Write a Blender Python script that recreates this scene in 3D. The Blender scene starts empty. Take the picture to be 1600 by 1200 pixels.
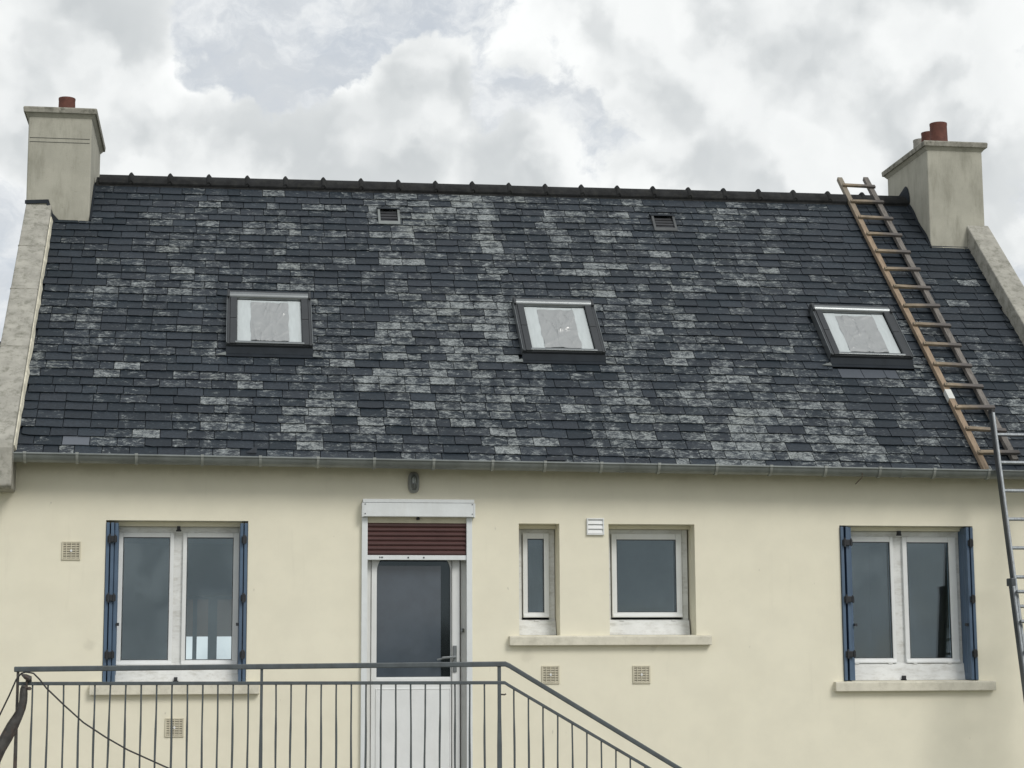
import bpy, bmesh, math, random
from mathutils import Vector, Matrix, noise
rng = random.Random(7)
R = math.radians
scn = bpy.context.scene
col = scn.collection
Z0 = 2.65                       # height of the camera above the ground; all z below are relative to it

# ------------------------------------------------------------------ camera
cam = bpy.data.cameras.new('camera'); cam_o = bpy.data.objects.new('camera', cam); col.objects.link(cam_o)
cam.sensor_width = 36; cam.lens = 67.5; cam.clip_start = .1; cam.clip_end = 3000
rt = Vector((0.988906, -0.14845, -0.0053)); up = Vector((-0.016641, -0.146163, 0.989121)); fw = Vector((0.14761, 0.978059, 0.147012))
m = Matrix((rt, up, -fw)).transposed().to_4x4(); m.translation = (0, -16, Z0)
cam_o.matrix_world = m
scn.camera = cam_o

# ------------------------------------------------------------------ node helper
class N:
    def __init__(s, nt): s.nt = nt; s.L = nt.links
    def __call__(s, t, ins=None, **kw):
        n = s.nt.nodes.new(t)
        for k, v in kw.items(): setattr(n, k, v)
        for k, v in (ins or {}).items():
            if isinstance(v, bpy.types.NodeSocket): s.L.new(v, n.inputs[k])
            else: n.inputs[k].default_value = v
        return n
    def math(s, op, a, b=0.0, c=None, clamp=False):
        d = {0: a, 1: b}
        if c is not None: d[2] = c
        return s('ShaderNodeMath', d, operation=op, use_clamp=clamp).outputs[0]
    def vm(s, op, a, b=None):
        return s('ShaderNodeVectorMath', {0: a, 1: b} if b is not None else {0: a}, operation=op)
    def scale(s, a, k): return s('ShaderNodeVectorMath', {0: a, 'Scale': k}, operation='SCALE').outputs[0]
    def noise(s, v, sc, det=4, rough=.5, dist=0):
        return s('ShaderNodeTexNoise', {'Vector': v, 'Scale': sc, 'Detail': det, 'Roughness': rough, 'Distortion': dist})
    def ss(s, v, a, b, lo=0., hi=1.):
        return s('ShaderNodeMapRange', {0: v, 1: a, 2: b, 3: lo, 4: hi}, interpolation_type='SMOOTHSTEP').outputs[0]
    def mix(s, f, a, b, bt='MIX'):
        n = s('ShaderNodeMix', data_type='RGBA', blend_type=bt)
        for k, v in ((0, f), (6, a), (7, b)):
            if isinstance(v, bpy.types.NodeSocket): s.L.new(v, n.inputs[k])
            else: n.inputs[k].default_value = v if k == 0 else (*v, 1)[:4]
        return n.outputs[2]

# ------------------------------------------------------------------ world: broken cloud over a pale sky
SUN_EL, SUN_DIR = R(40), Vector((.50, -.866, 0)).normalized()
sun_vec = Vector((SUN_DIR.x*math.cos(SUN_EL), SUN_DIR.y*math.cos(SUN_EL), math.sin(SUN_EL)))
w = bpy.data.worlds.new('World'); scn.world = w; w.use_nodes = True
nt = w.node_tree; nt.nodes.clear(); n = N(nt)
sky = n('ShaderNodeTexSky', sky_type='NISHITA', sun_disc=False, sun_elevation=SUN_EL, sun_rotation=math.atan2(SUN_DIR.x, SUN_DIR.y))
d = n('ShaderNodeTexCoord').outputs['Generated']
def warp(v, sc, amt, det=4): return n.vm('ADD', v, n.scale(n.vm('SUBTRACT', n.noise(d, sc, det, .6).outputs['Color'], (.5, .5, .5)).outputs[0], amt)).outputs[0]
dw = warp(warp(d, 11, .06), 60, .014, 5)
big = n.noise(d, 5.0, 2, .5).outputs[0]
c1 = n.noise(dw, 16, 7, .58).outputs[0]
dens = n.math('ADD', c1, n.math('MULTIPLY', n.math('SUBTRACT', big, .5), .5))
HEADS = [((-.048, .960, .272), .070, .34), ((-.078, .946, .312), .065, .34), ((-.10, .960, .262), .055, .30), ((-.005, .96, .262), .05, .26),
         ((.100, .949, .300), .036, .46), ((.086, .959, .272), .050, .44), ((.150, .952, .252), .050, .36), ((.04, .962, .258), .045, .26),
         ((.235, .921, .315), .10, .26), ((.305, .906, .290), .10, .26), ((.335, .91, .25), .09, .34), ((.36, .88, .30), .09, .30), ((.21, .94, .265), .06, .16), ((.0, .949, .325), .050, -.22), ((-.115, .974, .205), .06, -.36), ((.03, .949, .300), .035, -.22), ((-.02, .95, .295), .02, -.15), ((.052, .945, .318), .045, -.34), ((.145, .95, .284), .026, -.30), ((-.045, .95, .300), .018, -.2), ((.11, .935, .335), .04, -.25), ((.20, .945, .275), .03, -.2)]
for (v, r, a) in HEADS:
    ds = n.vm('DISTANCE', dw, tuple(Vector(v).normalized())).outputs['Value']
    dens = n.math('ADD', dens, n.ss(ds, r, 0., 0., a))
mask = n.ss(dens, .45, .57)
s1 = n.noise(dw, 14, 3, .48).outputs[0]
s2 = n.noise(n.vm('ADD', dw, (.016, 0, .020)).outputs[0], 14, 3, .48).outputs[0]
edge = n.ss(n.math('SUBTRACT', s1, s2), -.15, .13)
rim = n.ss(dens, .48, .85, 1., .35)
lit = n.math('ADD', n.math('MULTIPLY', edge, .62), n.math('MULTIPLY', rim, .38))
lit = n.math('ADD', lit, n.math('MULTIPLY', n.math('SUBTRACT', c1, .5), .75), clamp=True)
ccol = n.mix(lit, (.50, .53, .545), (.90, .915, .91))
skyc = n.scale(sky.outputs[0], .10)
thin = n.noise(n.vm('MULTIPLY', dw, (1, 1, 1.8)).outputs[0], 13, 7, .62).outputs[0]
gap = n.mix(n.ss(thin, .3, .7, .80, 1.0), skyc, (.60, .63, .66))
gap = n.mix(n.ss(n.noise(n.vm('MULTIPLY', dw, (1, 1, 1.6)).outputs[0], 24, 7, .62).outputs[0], .42, .70, 0, .85), gap, (.80, .82, .83))
fin = n.mix(mask, gap, ccol)
bg = n('ShaderNodeBackground', {'Color': fin, 'Strength': 1.0})
wo = n('ShaderNodeOutputWorld', {'Surface': bg.outputs[0]})

# ------------------------------------------------------------------ sun behind thin cloud
sl = bpy.data.lights.new('sun', 'SUN'); so = bpy.data.objects.new('sun', sl); col.objects.link(so)
sl.energy = 1.5; sl.angle = R(22); sl.color = (1, .965, .91)
so.rotation_euler = (-sun_vec).to_track_quat('-Z', 'Y').to_euler(); so.location = (8, -8, 20)
vs = scn.view_settings
vs.view_transform = 'Standard'; vs.look = 'None'; vs.gamma = 1; vs.use_curve_mapping = False; vs.exposure = 0.15

# ------------------------------------------------------------------ materials
MATS = {}
def mat(name, base, rough=.7, metal=0., var=.12, vsc=6., bump=.0, bsc=60., spec=.5, fn=None, stretch=None):
    mt = bpy.data.materials.new(name); mt.use_nodes = True; nt = mt.node_tree; nt.nodes.clear(); n = N(nt)
    pos = n('ShaderNodeNewGeometry').outputs['Position']
    if stretch: pos = n.vm('MULTIPLY', pos, stretch).outputs[0]
    v = n.noise(pos, vsc, 5, .6).outputs[0]
    k = n.ss(v, .3, .7, 1-var, 1+var)
    c = n.vm('MULTIPLY', tuple(base), n('ShaderNodeCombineXYZ', {0: k, 1: k, 2: k}).outputs[0]).outputs[0]
    b = n('ShaderNodeBsdfPrincipled', {'Roughness': rough, 'Metallic': metal, 'Specular IOR Level': spec})
    h = None
    if fn:
        r = fn(n, pos, c, b)
        c, h = r if isinstance(r, tuple) else (r, None)
    nt.links.new(c, b.inputs['Base Color'])
    if bump or h is not None:
        hh = n.noise(pos, bsc, 4, .6).outputs[0]
        if h is not None: hh = n.math('ADD', n.math('MULTIPLY', hh, .4), h)
        bn = n('ShaderNodeBump', {'Height': hh, 'Strength': bump or .3, 'Distance': .004})
        nt.links.new(bn.outputs[0], b.inputs['Normal'])
    nt.links.new(b.outputs[0], n('ShaderNodeOutputMaterial').inputs[0])
    MATS[name] = mt
    return mt

def slate_fn(n, pos, c, b):
    at = n('ShaderNodeAttribute', attribute_name='slate').outputs['Vector']
    sx = n('ShaderNodeSeparateXYZ', {0: at})
    rnd, lich, tone = sx.outputs
    off = n('ShaderNodeCombineXYZ', {0: n.math('MULTIPLY', rnd, 37.), 1: n.math('MULTIPLY', rnd, 91.), 2: n.math('MULTIPLY', rnd, 53.)}).outputs[0]
    p = n.vm('ADD', n.vm('MULTIPLY', pos, (1, 1.5, 1.5)).outputs[0], off).outputs[0]
    tint = n.mix(n.math('FRACT', n.math('MULTIPLY', rnd, 7.31)), (.009, .0145, .020), (.019, .026, .034))
    tint = n.mix(n.math('MULTIPLY', n.math('FRACT', n.math('MULTIPLY', rnd, 3.77)), .25), tint, (.024, .024, .029))
    fine = n.noise(p, 45, 6, .65).outputs[0]
    base = n.mix(n.ss(fine, .35, .75), tint, n.scale(tint, 1.9))
    base = n.mix(tone, base, (.115, .128, .15))
    pc = n.vm('ADD', pos, n.scale(off, .0016)).outputs[0]                      # lichen colonies run on from slate to slate
    f0 = n.noise(n.vm('MULTIPLY', pc, (1.6, .5, .5)).outputs[0], 4.5, 4, .6).outputs[0]
    f1 = n.noise(n.vm('MULTIPLY', pc, (.8, 1.5, 1.5)).outputs[0], 15, 8, .72, .6).outputs[0]
    f2 = n.noise(n.vm('MULTIPLY', p, (.8, 1.7, 1.7)).outputs[0], 46, 6, .75, .8).outputs[0]
    f = n.math('ADD', n.math('ADD', n.math('MULTIPLY', f1, .44), n.math('MULTIPLY', f2, .38)), n.math('MULTIPLY', f0, .18))
    th = n.math('SUBTRACT', .622, n.math('MULTIPLY', lich, .20))
    mk = n.ss(n.math('SUBTRACT', f, th), -.022, .062)
    lc = n.mix(n.ss(n.noise(p, 60, 4, .7).outputs[0], .3, .7), (.085, .10, .108), (.36, .385, .385))
    lc = n.mix(n.ss(n.noise(pos, 2.2, 3).outputs[0], .5, .75, 0, .15), lc, (.22, .23, .17))
    out = n.mix(mk, base, lc)
    n.L.new(n.ss(mk, 0, 1, .55, .9), b.inputs['Roughness'])
    return out, n.math('MULTIPLY', mk, .35)
mat('slate', (.045, .05, .062), .5, bump=.5, bsc=38, spec=.28, fn=slate_fn)

def render_fn(n, pos, c, b):
    g = n.noise(pos, 1.1, 5, .6).outputs[0]
    c = n.mix(n.ss(g, .42, .72, 0, .10), c, (.72, .67, .51))
    sx = n('ShaderNodeSeparateXYZ', {0: pos})
    st = n.noise(n.vm('MULTIPLY', pos, (5, 5, .5)).outputs[0], 2.0, 6, .65).outputs[0]
    c = n.mix(n.ss(st, .58, .78, 0, .12), c, (.40, .37, .28))
    hi = n.math('ADD', sx.outputs[2], n.math('MULTIPLY', n.noise(pos, 3.5, 5, .7).outputs[0], .22))
    c = n.mix(n.ss(hi, 4.34, 4.42, 0, .22), c, (.34, .31, .20))          # dirt stain below the gutter, with part of the shade there painted in
    sp = n.noise(n.vm('MULTIPLY', pos, (1, 1, .45)).outputs[0], 17, 3, .5).outputs[0]
    c = n.mix(n.ss(sp, .72, .78, 0, .35), c, (.33, .31, .25))
    for q, rr in (((2.53, 0, 2.76), .07), ((-1.05, 0, 2.86), .06), ((3.6, 0, 2.82), .05)):
        dq = n.vm('DISTANCE', n.vm('ADD', pos, n.scale(n.noise(pos, 14, 3).outputs['Color'], .08)).outputs[0], tuple(Vector(q)+Vector((.04, .04, .04)))).outputs['Value']
        c = n.mix(n.ss(dq, rr, rr*.3, 0, .22), c, (.42, .39, .31))
    return c, n.math('MULTIPLY', n.noise(pos, 260, 3, .7).outputs[0], 1.0)
mat('cream_render', (.79, .752, .615), .9, var=.03, vsc=3, bump=.30, bsc=120, spec=.2, fn=render_fn)

def weather_fn(dark, amt, sc=(3, 3, .7)):
    def fn(n, pos, c, b):
        st = n.noise(n.vm('MULTIPLY', pos, sc).outputs[0], 2.6, 8, .7).outputs[0]
        c = n.mix(n.ss(st, .44, .72, 0, amt), c, dark)
        sp = n.noise(pos, 34, 5, .7).outputs[0]
        c = n.mix(n.ss(sp, .58, .75, 0, amt*.7), c, dark)
        return c, n.noise(pos, 90, 4, .7).outputs[0]
    return fn
mat('chimney_render', (.41, .40, .34), .92, var=.08, vsc=3, bump=.4, spec=.2, fn=weather_fn((.20, .195, .155), .5))
mat('coping_concrete', (.36, .35, .31), .95, var=.15, vsc=7, bump=.6, spec=.2, fn=weather_fn((.15, .15, .12), .8, (5, 5, 5)))
mat('cap_concrete', (.30, .29, .25), .95, var=.2, vsc=9, bump=.6, spec=.2, fn=weather_fn((.10, .10, .08), .9, (6, 6, 6)))
mat('sill_concrete', (.66, .63, .53), .9, var=.08, bump=.35, spec=.2, fn=weather_fn((.36, .34, .27), .40, (5, 5, 5)))
mat('mortar', (.62, .59, .48), .95, var=.2, bump=.5, vsc=14)
mat('terracotta', (.125, .047, .034), .8, var=.25, vsc=12, bump=.3, fn=weather_fn((.12, .05, .035), .5))
mat('cement_pot', (.30, .29, .26), .9, var=.2, bump=.3)
mat('ridge_clay', (.026, .027, .028), .92, var=.25, vsc=9, bump=.4, spec=.12, fn=weather_fn((.06, .06, .052), .35, (6, 6, 6)))
mat('zinc', (.21, .228, .225), .48, .55, var=.16, vsc=5, bump=.1, spec=.5, fn=weather_fn((.17, .18, .16), .5, (2, 6, 6)))
mat('zinc_light', (.29, .305, .29), .5, .4, var=.12)
mat('dark_flashing', (.018, .023, .029), .7, var=.2, bump=.3, spec=.2)
mat('vent_grey', (.07, .075, .078), .7, var=.2)
mat('white_plastic', (.74, .755, .755), .38, var=.03, fn=weather_fn((.55, .55, .50), .18))
mat('dirty_white', (.70, .71, .70), .5, var=.06, fn=weather_fn((.33, .31, .26), .45, (3, 3, 9)))
mat('white_sheet', (.70, .73, .74), .42, var=.04, fn=weather_fn((.5, .5, .46), .2))
mat('cream_plastic', (.58, .54, .42), .6, var=.08)
mat('dark_gap', (.05, .045, .035), .9)
mat('blue_paint', (.075, .122, .190), .45, var=.10, vsc=5, bump=.05, fn=weather_fn((.075, .095, .125), .35))
mat('black_iron', (.018, .020, .024), .55, var=.3)
mat('brown_slat', (.080, .036, .034), .45, var=.1)
mat('rail_paint', (.075, .090, .098), .5, var=.14, vsc=9, bump=.12, fn=weather_fn((.05, .052, .05), .5, (8, 8, 2)))
mat('rusty_iron', (.060, .058, .055), .7, var=.4, vsc=14, bump=.5, fn=weather_fn((.10, .055, .035), .5, (9, 9, 4)))
mat('rubber', (.02, .02, .022), .6)
mat('skylight_grey', (.034, .038, .042), .5, .2, var=.08)
mat('skylight_alu', (.22, .235, .24), .36, .8, var=.05)
mat('card_white', (.46, .50, .505), .55, var=.05, stretch=(40, 6, 6), vsc=1)
mat('aluminium', (.23, .25, .265), .45, .7, var=.15, vsc=8, stretch=(6, 6, 1), fn=weather_fn((.10, .105, .11), .6, (9, 9, 2)))
mat('alu_dark', (.060, .068, .075), .5, .2, var=.2)
def fresh_fn(n, pos, c, b):
    c = n.mix(n.ss(n.noise(pos, 2.6, 6, .7).outputs[0], .45, .75, 0, .45), c, (.17, .12, .08))
    z = n('ShaderNodeSeparateXYZ', {0: n('ShaderNodeNewGeometry').outputs['Position']}).outputs[2]
    return n.mix(n.ss(z, 7.0, 7.8, 0, .8), c, (.20, .185, .15))                # the end that sticks up is weathered grey
mat('wood_fresh', (.275, .205, .14), .75, var=.22, vsc=5, stretch=(14, 2, 2), bump=.3, fn=fresh_fn)
mat('wood_grey', (.17, .155, .14), .85, var=.3, vsc=5, stretch=(14, 2, 2), bump=.4, fn=weather_fn((.07, .065, .062), .6, (16, 2, 2)))
def rung_fn(n, pos, c, b):
    x = n('ShaderNodeSeparateXYZ', {0: pos}).outputs[0]
    k = n.math('ADD', x, n.math('MULTIPLY', n.noise(pos, 9, 4, .6).outputs[0], .35))
    return n.mix(n.ss(k, 6.74, 6.98), c, (.10, .09, .085))
mat('wood_rung', (.225, .18, .125), .75, var=.25, vsc=12, bump=.3, fn=rung_fn)
mat('tape', (.62, .63, .60), .5, var=.05)
mat('concrete', (.36, .35, .32), .9, var=.15, bump=.4, fn=weather_fn((.2, .2, .18), .4, (2, 2, 2)))
mat('interior_paint', (.40, .41, .40), .9, var=.05)
mat('floorboards', (.16, .11, .07), .6, var=.2)

mat('lamp_grey', (.30, .30, .28), .5, .3, var=.15)
mat('bark', (.10, .08, .06), .9, var=.3, bump=.5)
mat('leaf', (.055, .085, .03), .6, var=.35, vsc=2)
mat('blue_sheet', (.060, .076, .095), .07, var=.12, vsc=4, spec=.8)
mat('twig', (.06, .045, .03), .9)
mat('ground', (.20, .195, .15), .95, var=.3, vsc=.6, bump=.5, bsc=20, fn=weather_fn((.06, .085, .03), .8, (.2, .2, .2)))

def glass_mat(name, tint, refl, rough, body=0., bodycol=(.1, .1, .1)):
    mt = bpy.data.materials.new(name); mt.use_nodes = True; nt = mt.node_tree; nt.nodes.clear(); n = N(nt)
    fr = n('ShaderNodeFresnel', {'IOR': refl}).outputs[0]
    pos = n('ShaderNodeNewGeometry').outputs['Position']
    tr = n('ShaderNodeBsdfTransparent', {'Color': (*tint, 1)}).outputs[0]
    if body:
        df = n('ShaderNodeBsdfDiffuse', {'Color': (*bodycol, 1)}).outputs[0]
        tr = n('ShaderNodeMixShader', {0: body, 1: tr, 2: df}).outputs[0]
    bp = n('ShaderNodeBump', {'Height': n.noise(pos, 1.5, 1).outputs[0], 'Strength': .05, 'Distance': .02})
    gl = n('ShaderNodeBsdfGlossy', {'Color': (.80, .93, 1, 1), 'Roughness': rough, 'Normal': bp.outputs[0]}).outputs[0]
    mx = n('ShaderNodeMixShader', {0: fr, 1: tr, 2: gl})
    nt.links.new(mx.outputs[0], n('ShaderNodeOutputMaterial').inputs[0]); MATS[name] = mt
glass_mat('pane_glass', (.84, .89, .90), 1.82, .01)
glass_mat('frosted_glass', (.6, .66, .68), 1.55, .06, .25, (.03, .036, .04))
glass_mat('lamp_glass', (.85, .87, .85), 1.5, .08, .25, (.5, .5, .47))

def film_mat():
    mt = bpy.data.materials.new('plastic_film'); mt.use_nodes = True; nt = mt.node_tree; nt.nodes.clear(); n = N(nt)
    pos = n('ShaderNodeNewGeometry').outputs['Position']
    df = n('ShaderNodeBsdfDiffuse', {'Color': (.20, .212, .212, 1)}).outputs[0]
    gl = n('ShaderNodeBsdfGlossy', {'Roughness': .42, 'Color': (.95, .95, .95, 1)}).outputs[0]
    mx = n('ShaderNodeMixShader', {0: .24, 1: df, 2: gl}).outputs[0]
    nt.links.new(mx, n('ShaderNodeOutputMaterial').inputs[0]); MATS['plastic_film'] = mt
film_mat()
def blind_mat():
    mt = bpy.data.materials.new('blind_brown'); mt.use_nodes = True; nt = mt.node_tree; nt.nodes.clear(); n = N(nt)
    pos = n('ShaderNodeNewGeometry').outputs['Position']; k = n.mix(n.noise(pos, 8, 3).outputs[0], (.50, .39, .31), (.58, .46, .37))
    df = n('ShaderNodeBsdfDiffuse', {'Color': k}).outputs[0]; tl = n('ShaderNodeBsdfTranslucent', {'Color': k}).outputs[0]
    nt.links.new(n('ShaderNodeMixShader', {0: .6, 1: df, 2: tl}).outputs[0], n('ShaderNodeOutputMaterial').inputs[0]); MATS['blind_brown'] = mt
blind_mat()

# ------------------------------------------------------------------ mesh helper
class MB:
    def __init__(s): s.v = []; s.f = []; s.at = None
    def add(s, vs, fs):
        k = len(s.v); s.v += [Vector(p) for p in vs]; s.f += [tuple(i+k for i in f) for f in fs]; return s
    def box(s, x0, x1, y0, y1, z0, z1, M=None):
        vs = [(x, y, z) for z in (z0, z1) for y in (y0, y1) for x in (x0, x1)]
        if M is not None: vs = [M @ Vector(p) for p in vs]
        return s.add(vs, [(0, 2, 3, 1), (4, 5, 7, 6), (0, 1, 5, 4), (2, 6, 7, 3), (0, 4, 6, 2), (1, 3, 7, 5)])
    def loft(s, rings, close=True, cap=True):
        k = len(rings[0]); vs = [p for r in rings for p in r]; fs = []
        for i in range(len(rings)-1):
            for j in range(k if close else k-1):
                a, b = i*k+j, i*k+(j+1) % k
                fs.append((a, b, b+k, a+k))
        if cap and close: fs += [tuple(range(k-1, -1, -1)), tuple((len(rings)-1)*k+j for j in range(k))]
        return s.add(vs, fs)
    def prism_x(s, poly, x0, x1): return s.loft([[(x, y, z) for y, z in poly] for x in (x0, x1)])
    def prism_y(s, poly, y0, y1): return s.loft([[(x, y, z) for x, z in poly] for y in (y0, y1)])
    def lathe(s, c, prof, k=20, inner=None):
        rings = [[(c[0]+r*math.cos(2*math.pi*j/k), c[1]+r*math.sin(2*math.pi*j/k), c[2]+z) for j in range(k)] for r, z in prof]
        return s.loft(rings)
    def tube(s, path, r, k=8, flat=1., rad=None):
        path = [Vector(p) for p in path]; rings = []
        for i, p in enumerate(path):
            t = (path[min(i+1, len(path)-1)]-path[max(i-1, 0)]).normalized()
            a = t.cross(Vector((0, 1, 0.01))); a = a.normalized(); b = t.cross(a)
            rr = rad[i] if rad else r
            rings.append([p+a*rr*math.cos(2*math.pi*j/k)+b*rr*flat*math.sin(2*math.pi*j/k) for j in range(k)])
        return s.loft(rings)
    def bar(s, p, q, w, h, upv=(0, 0, 1)):
        p, q = Vector(p), Vector(q); t = (q-p).normalized(); a = t.cross(Vector(upv)).normalized(); b = a.cross(t)
        return s.loft([[c+a*(i*w/2)+b*(j*h/2) for i, j in ((-1, -1), (1, -1), (1, 1), (-1, 1))] for c in (p, q)])
    def build(s, name, material, parent=None, bevel=0, smooth=False, kind=None, label=None, mod=None):
        xs = [p.x for p in s.v]; ys = [p.y for p in s.v]; zs = [p.z for p in s.v]
        o0 = Vector(((min(xs)+max(xs))/2, (min(ys)+max(ys))/2, min(zs)))
        me = bpy.data.meshes.new(name); me.from_pydata([p-o0 for p in s.v], [], s.f); me.update()
        if s.at is not None:
            a = me.attributes.new('slate', 'FLOAT_VECTOR', 'FACE'); a.data.foreach_set('vector', [c for t in s.at for c in t])
        me.materials.append(MATS[material])
        bm = bmesh.new(); bm.from_mesh(me); bmesh.ops.recalc_face_normals(bm, faces=bm.faces); bm.to_mesh(me); bm.free()
        if smooth:
            me.polygons.foreach_set('use_smooth', [True]*len(me.polygons)); me.set_sharp_from_angle(angle=R(35))
        o = bpy.data.objects.new(name, me); col.objects.link(o)
        wl = o0+Vector((0, 0, Z0)); o['wl'] = tuple(wl)
        if parent is not None:
            o.parent = parent; o.location = wl-Vector(parent['wl'])
        else: o.location = wl
        if bevel:
            b = o.modifiers.new('bevel', 'BEVEL'); b.width = bevel; b.segments = 2; b.limit_method = 'ANGLE'
        if kind: o['kind'] = kind
        if label: o['label'] = label
        return o
def thing(name, label, cat, loc, group=None):
    o = bpy.data.objects.new(name, None); col.objects.link(o); wl = Vector(loc)+Vector((0, 0, Z0)); o.location = wl; o['wl'] = tuple(wl)
    o.empty_display_size = .2; o['label'] = label; o['category'] = cat
    if group: o['group'] = group
    return o
def tag(o, label, cat, group=None):
    o['label'] = label; o['category'] = cat
    if group: o['group'] = group
    return o
B = lambda *a: MB().box(*a)
GZ = -Z0                      # ground
LZ = -1.03                    # landing

# ------------------------------------------------------------------ ground
g = MB(); K = 24
for i in range(K+1):
    for j in range(K+1):
        x = (i/K*2-1); y = (j/K*2-1); g.v.append(Vector((x*abs(x)*900, y*abs(y)*900, GZ)))
g.f = [(i*(K+1)+j, (i+1)*(K+1)+j, (i+1)*(K+1)+j+1, i*(K+1)+j+1) for i in range(K) for j in range(K)]
g.build('ground', 'ground', kind='structure')

# ------------------------------------------------------------------ the house
house = thing('house', 'cream rendered house with a lichened slate roof and two chimneys', 'house', (2.95, 3.0, GZ))
ANG = R(44); NV = Vector((0, -math.sin(ANG), math.cos(ANG)))
ze = lambda x: 1.735-0.0103*x
zr = lambda x: 4.773+0.0116*x
yr = lambda x: 2.94+0.0226*x
XL, XR = -1.675, 7.575
def RP(x, t, h=0.):
    sag = .012*math.sin(math.pi*min(max(t, 0), 1))*(.5+.5*math.sin(x*.9+1))
    return Vector((x, -.2+t*(yr(x)+.2), ze(x)+t*(zr(x)-ze(x))))+NV*(h-sag)
RL = lambda x: math.hypot(yr(x)+.2, zr(x)-ze(x))
BY = 6.25                     # outer face of the back wall

def wall_mesh(x0, x1, z0, ztop, y0, y1, holes):
    xs = sorted({x0, x1, *[h[0] for h in holes], *[h[1] for h in holes]}); zs = sorted({z0, *[h[2] for h in holes], *[h[3] for h in holes]})+[None]
    mb = MB(); zz = lambda x, z: ztop(x) if z is None else z
    for i in range(len(xs)-1):
        for j in range(len(zs)-1):
            a, b, c, dd = xs[i], xs[i+1], zs[j], zs[j+1]
            if any(h[0] <= a+1e-6 and b <= h[1]+1e-6 and h[2] <= c+1e-6 and dd is not None and dd <= h[3]+1e-6 for h in holes): continue
            for y in (y0, y1): mb.add([(a, y, zz(a, c)), (b, y, zz(b, c)), (b, y, zz(b, dd)), (a, y, zz(a, dd))], [(0, 1, 2, 3)])
    for (a, b, c, dd) in holes:
        mb.add([(a, y0, c), (b, y0, c), (b, y0, dd), (a, y0, dd), (a, y1, c), (b, y1, c), (b, y1, dd), (a, y1, dd)], [(0, 4, 5, 1), (1, 5, 6, 2), (2, 6, 7, 3), (3, 7, 4, 0)])
    for x in (x0, x1): mb.add([(x, y0, z0), (x, y1, z0), (x, y1, ztop(x)), (x, y0, ztop(x))], [(0, 1, 2, 3)])
    return mb
HOLES = [(-.945, .206, -.092, 1.224), (1.165, 2.045, LZ, 1.262), (2.466, 2.813, .28, 1.217), (3.237, 3.985, .28, 1.218), (5.270, 6.478, -.115, 1.216)]
fwall = wall_mesh(-1.903, 7.805, GZ, lambda x: ze(x)+.12, 0, .32, HOLES).build('front_wall', 'cream_render', house)
BW = (-.405, .50, -.25, .835)
wall_mesh(-1.90, 7.80, GZ, lambda x: 1.75, BY-.3, BY, [BW]).build('back_wall', 'cream_render', house)
def gable(x0, x1):
    p = [(.32, GZ), (.32, 1.95), (3.0, 4.62), (BY-.3, 1.75), (BY-.3, GZ)]
    return MB().prism_x(p, x0, x1)
gable(-1.90, -1.69).build('gable_wall', 'cream_render', house)
gable(7.59, 7.80).build('gable_wall', 'cream_render', house)
# inside: floor, ceiling and the partition of the first room
B(-1.69, 7.59, .32, BY-.3, LZ-.2, LZ-.02).build('floor', 'floorboards', house)
B(-1.69, 7.59, .32, BY-.3, 1.42, 1.5).build('ceiling', 'interior_paint', house)
for x in (.62, 2.3, 3.05, 4.6): B(x, x+.08, .321, BY-.301, LZ-.02, 1.42).build('partition_wall', 'interior_paint', house)
B(.7, 4.6, 3.4, 3.48, LZ-.02, 1.42).build('partition_wall', 'interior_paint', house)
# back window of the left room with half-lowered brown blinds
bw = MB()
for a, b in ((-.404, -.388), (-.318, -.272), (-.148, -.048), (.44, .50)): bw.box(a, b, BY-.22, BY-.16, -.25, .835)
for a, b in ((-.25, -.19), (.80, .835)): bw.box(-.40, .495, BY-.215, BY-.165, a, b)
bwo = bw.build('back_window', 'interior_paint', house)
for a, b in ((-.395, -.28), (-.31, -.10), (-.09, .49)):
    for k in range(10): B(a, b, BY-.13, BY-.115, .385+k*.045, .385+k*.045+.0455).build('blind_slat', 'blind_brown', bwo)

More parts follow.
